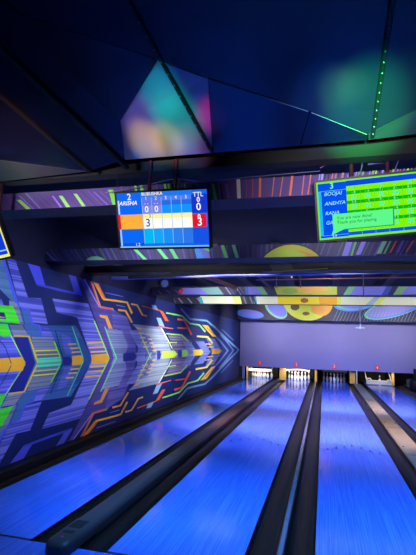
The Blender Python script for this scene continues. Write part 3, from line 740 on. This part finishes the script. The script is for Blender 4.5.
F_dark = film('dark_glossy_film', (8, 9, 30), .25, 0, .6)
F_bright = film('mirror_film', (130, 130, 145), .38, .4)
F_mid = film('smoky_film', (58, 58, 66), .35, .3)
F_big = film('navy_glossy_film', (26, 27, 44), .3, .0, .45, .06)
FAC = [(['b', 'c', 'q', 'l', 'k', 'r', 'ra', 'a'], F_dark, 'dark glossy ceiling panel left of the shimmering one'),
       (['c', 'd', 'm', 'l', 'q'], F_bright, 'shimmering iridescent ceiling panel above the left monitor'),
       (['d', 'e', 'n', 'm'], F_dark, 'dark smoky ceiling panel right of the shimmering one'),
       (['e', 'f', 'o', 'n'], F_dark, 'narrow dark ceiling wedge under the green sheen'),
       (['f', 'g', 'h', 'p', 'o'], F_mid, 'grey ceiling panel at the right edge beyond the right batten'),
       (['r', 'k', 'j', 'i', 'ra'], F_mid, 'grey pointed ceiling panel at the left edge above the striped beam'),
       (['a', 't1', 't2', 't3', 'h', 'g', 'f', 'e', 'd', 'c', 'b'], F_big, 'large navy glossy ceiling panel at the top with blue and green sheen')]
for ids, m_, lb in FAC:
    mb = MB(); P = [V[k] for k in ids]; ce = sum(P, Vector())/len(P)
    P2 = [p + (ce-p).normalized()*.003 for p in P]
    dn = Vector((0, 0, .02))
    n = len(P2); mb.mesh(P2+[p+dn for p in P2], [tuple(range(n)), tuple(range(2*n-1, n-1, -1))]+[(i, (i+1) % n, n+(i+1) % n, n+i) for i in range(n)])
    tag(mb.build('ceiling_panel', m_), lb, 'ceiling panel', 'glossy ceiling panels')
struct('trim_2', MB().box(WX, RX, -4, 3.3, 4.2, 4.3), M_ceil)                        # ceiling above the film
dropz = V['n'].z
struct('trim_3', MB().box(WX, RX, 3.33, 3.45, V['n'].z-.01, 3.42), mat('dead_black', (4, 4, 7), .8))           # dark edge closing the film at the beam
M_edge = mat('pale_seam_strip', (120, 118, 130), .5)
for a, b, lb in (('c', 'd', 'thin pale seam strip at the top of the shimmering ceiling panel'), ('d', 'e', 'thin pale seam strip along the lower edge of the navy ceiling panel'), ('c', 'q', 'thin pale seam strip down the left side of the shimmering panel'), ('e', 'f', 'thin seam strip under the green ceiling sheen')):
    A, B = V[a]-Vector((0, 0, .007)), V[b]-Vector((0, 0, .007)); mb = MB(); mb.tube([A.lerp(B, .02), B.lerp(A, .02)], .0022, 6)
    tag(mb.build('seam_strip', M_edge), lb, 'seam strip')
# battens along the seams
for (a, b, w, lb) in [((-10, 40), (127, 168), .02, 'long black ceiling batten slanting from the left edge towards the left monitor'), ((-10, 87), (90, 172), .016, 'second black ceiling batten lower down at the left edge'),
                  ((126, -4), (212, 152), .012, 'studded black batten crossing the shimmering ceiling panel'), ((394, -10), (372.6, 136), .014, 'studded black batten through the green sheen at the right')]:
    A, B = surf(*a, -.012), surf(*b, -.012); d = (B-A).normalized(); s_ = d.cross(Vector((0, 0, 1))).normalized()*w; u_ = Vector((0, 0, .012))
    t = empty('ceiling_batten', A, lb, 'batten', 'ceiling battens')
    mb = MB(); v = [p+q for p in (Vector(), B-A) for q in (-s_-u_*.6, s_-u_*.6, s_*.7-u_*1.2, -s_*.7-u_*1.2)]
    v += [p+q for p in (Vector(), B-A) for q in (-s_+u_, s_+u_)]
    mb.mesh(v, [(0, 1, 2, 3), (7, 6, 5, 4), (3, 2, 6, 7), (1, 5, 6, 2), (0, 3, 7, 4), (0, 8, 9, 1), (8, 10, 11, 9), (4, 5, 11, 10), (0, 4, 10, 8), (1, 9, 11, 5)])
    mb.build('rail', M_frame, t)
    if 'studded' in lb:
        for k in range(14):
            p = (B-A)*((k+.5)/14) - u_*1.2; mb = MB(); mb.lathe([(.0001, -.006), (.005, -.004), (.006, .002)], 8)
            o = mb.build('stud', mat('stud_metal', (120, 120, 135), .3, metal=.8), t); o.location = p

# ---------------------------------------------------------------- score monitors
P_scr = bpy.data.materials.new('screen_light'); P_scr.use_nodes = True
nt = P_scr.node_tree; nt.nodes.remove(nt.nodes['Principled BSDF'])
em = nt.nodes.new('ShaderNodeEmission'); ca = nt.nodes.new('ShaderNodeVertexColor'); ca.layer_name = 'Col'
nt.links.new(ca.outputs['Color'], em.inputs['Color']); em.inputs['Strength'].default_value = 1.0
nt.links.new(em.outputs['Emission'], nt.nodes['Material Output'].inputs['Surface'])
MW, MH = .74, .43
class Screen:
    def __init__(s): s.base = MB(); s.grid = MB(); s.txt = []; s.n = 0
    def P(s, u, v, k): return ((u-.5)*MW, -.022-k*.0002, (.5-v)*MH)
    def rect(s, u0, v0, u1, v1, c, mb=None):
        s.n += 1; mb = mb or s.grid
        mb.face([s.P(u0, v1, s.n), s.P(u1, v1, s.n), s.P(u1, v0, s.n), s.P(u0, v0, s.n)], (*lin(c), 1))
    def tri(s, pts, c):
        s.n += 1; q = [s.P(u, v, s.n) for u, v in pts]; s.grid.face(q, (*lin(c), 1))
    def text(s, t, u, v, size, c, shear=0., align='CENTER', bold=.0):
        o = s.P(u, v, s.n+8); vs, fs = text_mesh(t, size*MH, o, (1, 0, 0), (0, 0, 1), align, shear, bold); s.txt.append((vs, fs, (*lin(c), 1)))
def monitor(label, c, yaw, tilt, roll, fill, poles, root_name='score_monitor', rim=None):
    n0 = Vector((-math.sin(yaw), -math.cos(yaw), 0)); r_ = Vector((math.cos(yaw), -math.sin(yaw), 0))
    nn = n0*math.cos(tilt)-Vector((0, 0, 1))*math.sin(tilt); u_ = Vector((0, 0, 1))*math.cos(tilt)+n0*math.sin(tilt)
    r2 = r_*math.cos(roll)+u_*math.sin(roll); u2 = u_*math.cos(roll)-r_*math.sin(roll)
    mtx = Matrix((r2, -nn, u2)).transposed().to_4x4(); mtx.translation = Vector(c)
    t = empty(root_name, (0, 0, 0), label, 'monitor', 'score monitors'); t.matrix_world = mtx
    b = .016
    mb = MB(); mb.box(-MW/2-b, MW/2+b, -.018, .03, -MH/2-b, MH/2+b, bev=.005)
    mb.box(-MW/2+.08, MW/2-.08, .03, .06, -MH/2+.06, MH/2-.06, bev=.008)
    for q in ((-MW/2-b, -MW/2, -MH/2-b, MH/2+b), (MW/2, MW/2+b, -MH/2-b, MH/2+b)): mb.box(q[0], q[1], -.026, -.018, q[2], q[3])
    for q in ((MH/2, MH/2+b), (-MH/2-b, -MH/2)): mb.box(-MW/2, MW/2, -.026, -.018, q[0], q[1])
    mb.build('bezel', M_frame, t)
    s = Screen(); fill(s)
    so = s.base.build('screen', P_scr, t)
    if s.grid.f: s.grid.build('score_grid', P_scr, so)
    for vs, fs, c_ in s.txt:
        mb = MB(); mb.mesh(vs, fs, c_); mb.build('lettering', P_scr, so)
    inv = mtx.inverted()
    for px in poles:      # vertical poles down from the ceiling to the back of the set
        x = px; top = Vector((x, c[1]+.10, 3.16)); bot = Vector((x, c[1]+.10, c[2]+.02))
        mb = MB(); mb.tube([inv@top, inv@bot], .016, 10)
        p = inv@bot
        mb.box(p.x-.03, p.x+.03, .055, p.y+.012, p.z-.05, p.z+.05, bev=.004)
        mb.build('mounting_pole', M_pole, t)
    return t
W_ = (255, 255, 255)
def fill2(s):
    s.rect(0, 0, 1, 1, (20, 100, 240), s.base)
    s.rect(0, 0, .27, .38, (15, 105, 245)); s.rect(0, .65, .29, 1, (10, 105, 245))
    s.rect(.27, .0, .84, .1, (30, 120, 245))
    for k in range(5):
        u = .285+k*.11
        c1 = (130, 140, 235) if k < 2 else (45, 130, 245)
        s.rect(u, .08, u+.11, .16, (85, 125, 240)); s.rect(u, .16, u+.11, .24, (110, 115, 225) if k < 2 else (35, 110, 230)); s.rect(u, .24, u+.11, .39, c1 if k < 2 else (20, 150, 250))
        s.rect(u, .39, u+.11, .47, (252, 245, 160)); s.rect(u, .47, u+.11, .655, (255, 255, 248))
        s.rect(u, .655, u+.11, .93, [(0, 185, 245), (20, 165, 248), (30, 145, 245), (40, 130, 240), (45, 120, 235)][k])
        s.rect(u, .93, u+.11, .985, (20, 105, 235))
        s.rect(u-.003, .1, u+.003, .93, (150, 190, 240))
    s.rect(.835, .08, 1, .4, (25, 55, 205)); s.rect(.835, .42, .985, .65, (228, 22, 50)); s.rect(.835, .65, 1, .95, (22, 85, 228))
    s.rect(0, .39, .285, .655, (253, 178, 60)); s.rect(0, .39, .03, .655, (225, 25, 40))
    s.rect(.012, .13, .03, .38, (190, 215, 255)); s.rect(.012, .66, .03, .97, (170, 210, 255)); s.rect(0, .975, 1, 1, (130, 195, 255))
    s.rect(.03, .92, .28, .965, (20, 75, 225))
    s.text('2', .15, .075, .16, (255, 240, 140), bold=.001); s.text('ARISHA', .13, .185, .105, W_, .3, bold=.0006)
    s.text('BUBUSHKA', .41, .035, .08, (255, 235, 150), bold=.0006)
    for k in range(5): s.text(str(k+1), .34+k*.11, .115, .085, W_ if k > 1 else (255, 240, 150))
    for k in range(2): s.text('- -', .34+k*.11, .2, .09, W_); s.text('0', .34+k*.11, .31, .15, W_, bold=.001)
    s.text('-', .32, .425, .08, (40, 60, 160)); s.text('3', .37, .43, .09, (40, 60, 160)); s.text('3', .345, .555, .2, (40, 60, 190), bold=.001)
    s.text('..', .06, .42, .08, (90, 60, 30))
    s.text('TTL', .91, .085, .11, (240, 240, 200), bold=.0006); s.text('0', .91, .175, .12, W_, bold=.001); s.text('0', .91, .3, .18, W_, bold=.001)
    s.text('0', .91, .47, .11, W_, bold=.001); s.text('3', .915, .565, .2, W_, bold=.001); s.text('1.2', .21, .945, .08, W_)
def fill3(s):
    YG = (150, 255, 50)
    s.rect(0, 0, 1, 1, (125, 240, 40), s.base)
    s.rect(.015, .03, .29, .97, (0, 80, 240)); s.rect(.015, .16, .045, .93, (20, 190, 255)); s.rect(.03, .155, .29, .168, (90, 170, 255)); s.rect(.03, .925, .29, .935, (90, 170, 255))
    s.rect(.29, .025, .95, .115, (10, 70, 225)); s.rect(.29, .115, .95, .9, (130, 248, 0)); s.rect(.29, .9, .95, .96, (10, 85, 235)); s.rect(.95, .025, .99, .97, (20, 60, 215))
    for r in range(4): s.rect(.29, .2+r*.165, .95, .255+r*.165, (0, 178, 25))
    for k in range(1, 5): s.rect(.29+k*.132-.002, .19, .29+k*.132+.002, .96, (90, 230, 60))
    s.text('3', .15, .085, .14, (130, 255, 190), bold=.001)
    for k, nme in enumerate(('BOOJAI', 'ANEHYA', 'RANA', 'GAURI')): s.text(nme, .07, .215+k*.165, .088, (150, 235, 255), .25, 'LEFT', .0003)
    for k in range(5): s.text(str(k+6), .356+k*.132, .155, .075, (70, 235, 190))
    rows = [('22', '30', '36', '54', '62'), ('37', '44', '47', '56', '64'), ('17', '17', '23', '24', '30'), ('28', '35', '42', '51', '54')]
    tops = [('- 8', '- 6', '7 /', '8 -', '8 1'), ('3 4', '- 3', '9 -', '8 -', '- 4'), ('- -', '6 -', '- 1', '- 6', '- 1'), ('7 -', '5 2', '7 -', '7 2', '2 -')]
    for r in range(4):
        for k in range(5):
            s.text(rows[r][k], .356+k*.132, .31+r*.165, .1, (60, 240, 210), 0, bold=.0006); s.text(tops[r][k], .356+k*.132, .228+r*.165, .06, (150, 255, 190))
    s.n += 12
    s.rect(.15, .585, .73, .855, (20, 150, 70)); s.rect(.14, .57, .72, .84, (95, 250, 140)); s.tri([(.14, .84), (.25, .84), (.12, .93)], (95, 250, 140))
    s.n += 12
    s.text('You are now done!', .18, .645, .075, (30, 110, 50), 0, 'LEFT'); s.text('Thank you for playing', .18, .72, .075, (30, 110, 50), 0, 'LEFT'); s.text('5.9', .15, .945, .06, W_)
def fill1(s):
    s.rect(0, 0, 1, 1, (240, 235, 120), s.base); s.rect(.02, .03, .975, .94, (15, 60, 215)); s.rect(.83, .1, .96, .4, (25, 80, 230)); s.rect(.83, .84, .975, .87, (150, 190, 245))
monitor('score monitor left of centre showing lane 2 with blue, orange and red cells', (-1.211, 3.2, 2.624), .016, .34, -.01, fill2, [atY(150, 175, 3.3).x, atY(175.5, 175, 3.3).x])
monitor('score monitor at the right with lime green grid and a pop-up message, lane 3', (.328, 3.4, 2.716), -.096, .321, .088, fill3, [atY(351, 160, 3.5).x, atY(387, 160, 3.5).x])
cr = atY(4.6, 253.4, 3.2)
monitor('score monitor cut off by the left edge, only its yellow rimmed corner showing', (cr.x-.43, 3.2+.08, cr.z+.145), .016, .42, .17, fill1, [cr.x-.5, cr.x-.25])

# ---------------------------------------------------------------- lights
def area(name, loc, target, size, power, col, spread=180, sy=None):
    l = bpy.data.lights.new(name, 'AREA'); l.energy = power; l.color = col; l.size = size; l.spread = math.radians(spread)
    if sy: l.shape = 'RECTANGLE'; l.size_y = sy
    o = bpy.data.objects.new(name, l); C.objects.link(o); o.location = loc
    o.rotation_euler = (Vector(target)-Vector(loc)).to_track_quat('-Z', 'Y').to_euler(); return o
def spot(name, loc, target, power, col, ang, blend=.6, rad=.08):
    l = bpy.data.lights.new(name, 'SPOT'); l.energy = power; l.color = col; l.spot_size = math.radians(ang); l.spot_blend = blend; l.shadow_soft_size = rad
    o = bpy.data.objects.new(name, l); C.objects.link(o); o.location = loc
    o.rotation_euler = (Vector(target)-Vector(loc)).to_track_quat('-Z', 'Y').to_euler(); return o
BL = (.30, .38, 1.)
# blue floods behind the first beams, washing the lanes and the approach
for x in (-1.95, -.6, .8, 2.4):
    c = 62 if x < -1 else 80
    spot('blue_flood', (x, 4.1, 3.3), (x, 5.0, 0), 420, (.09, .38, 1.), c, .8)
    spot('blue_flood', (x, 3.0, 2.8), (x, 3.4, 0), 110, (.09, .38, 1.), c, .8)
    spot('blue_flood', (x, 7.4, 3.0), (x, 8.6, 0), 300, BL, c, .8)
    spot('blue_flood', (x, 11.7, 3.1), (x, 13.3, 0), 380, BL, c, .8)
    spot('blue_flood', (x, 14.4, 3.3), (x, 17.6, 0), 520, BL, c-6, .8)
for x in (-2.2, -.5, .9, 2.5):  # added spots that give the middle of the lanes a lavender cast
    spot('added_lavender_spot', (x, 7.45, 3.0), (x, 9.6, 0), 900, (1., .62, .66), 60 if x > -1 else 42, .9)
    spot('added_lavender_spot', (x, 11.75, 3.1), (x, 13.4, 0), 850, (1., .62, .66), 60 if x > -1 else 42, .9)
for y, p in ((4.3, 190), (7.5, 190), (11.7, 190), (15., 260)):
    spot('blue_flood', (-2.75, y, 3.3), (-2.8, y+1.6, 0), p, (.34, .38, 1.), 38, .7)
# added washes replacing UV glow on the mural, plus washes on the masking panel
MU = (.86, .88, 1.)
for y, p in ((4.6, 15), (7.0, 20), (10.2, 32), (14.2, 36), (18.0, 27)):
    area('mural_wash', (-.5, y, 3.2), (-3.85, y+.3, 1.55), .6, p, MU if y > 5 else (.72, .78, 1.), 62, .2)
for x in (-2.2, .6, 3.4):
    area('panel_wash', (x, 17.6, 3.15), (x, 21.05, 1.8), .6, 15, (.90, .84, 1.), 80, .2)
# added area lights to brighten the printed beams
for y, ty, p in ((.6, 3.6, 6), (4.05, 5.5, 2.2), (8.2, 9.65, 4), (10.2, 11.2, .35), (17.4, 20.4, 6)):
    for x in (-2.2, .2, 2.6):
        area('beam_wash', (x, y, {.6: 2.2, 4.05: 3.15, 8.2: 3.36, 10.2: 2.95, 17.4: 3.28}[y]), (x, ty, 2.9), .5, p, (.9, .88, 1.), 34 if y < 1 else 70, .1)
for x in (-2., .4, 2.8):  # added fill so the joists and braces show
    area('ceiling_fill', (x, 6.95, 2.9), (x, 9.2, 3.42), .5, 5, (.9, .88, 1.), 120, .1)
# added coloured spots behind the camera, standing in for monitor reflections in the film
def film_glow(px, py, col, power, ang):
    if px < 220: power *= 3.0
    q = surf(px, py); o = Vector((q.x*.6, -.6, 1.9)); spot('added_glow_spot', o, q, power, col, ang, 1., .03)
film_glow(366, 112, (.02, 1., .18), 9000, 10); film_glow(336, 90, (.25, 1., .06), 3600, 4.5); film_glow(352, 87, (.2, 1., .06), 3600, 4); film_glow(326, 108, (.01, .4, 1.), 1800, 9); film_glow(396, 100, (.1, .9, .3), 1200, 9)
film_glow(160, 92, (.02, .8, .75), 420, 6); film_glow(176, 120, (.03, 1., .45), 420, 7); film_glow(146, 141, (1., .6, .04), 800, 5); film_glow(167, 143, (1., .6, .08), 600, 5); film_glow(190, 147, (1., .2, .45), 260, 5)
film_glow(211, 116, (1., .03, .3), 480, 4); film_glow(150, 156, (.05, .4, 1.), 500, 5); film_glow(185, 157, (.05, .4, 1.), 400, 5); film_glow(138, 116, (.45, .3, 1.), 260, 6); film_glow(20, 140, (1., .45, .1), 500, 11); film_glow(12, 170, (.6, 1., .4), 350, 8)
# pit lights
for i, p, p2 in ((0, 5, 14), (1, 6, 17), (2, .5, .5), (3, 5, 3), (4, .6, .5)):
    area('pit_light', (sum(LX[i])/2, MASKY+.03, .562), (sum(LX[i])/2, 21.9, -.1), 1.3, p, (1, .9, .68), 150, .05)
    area('pit_light', (sum(LX[i])/2, 21.33, .60), (sum(LX[i])/2, 22.1, .1), 1.3, p2, (1, .93, .76), 170, .05)
w = bpy.data.worlds.new('world'); scene.world = w; w.use_nodes = True
w.node_tree.nodes['Background'].inputs[0].default_value = (.01, .012, .05, 1); w.node_tree.nodes['Background'].inputs[1].default_value = .5
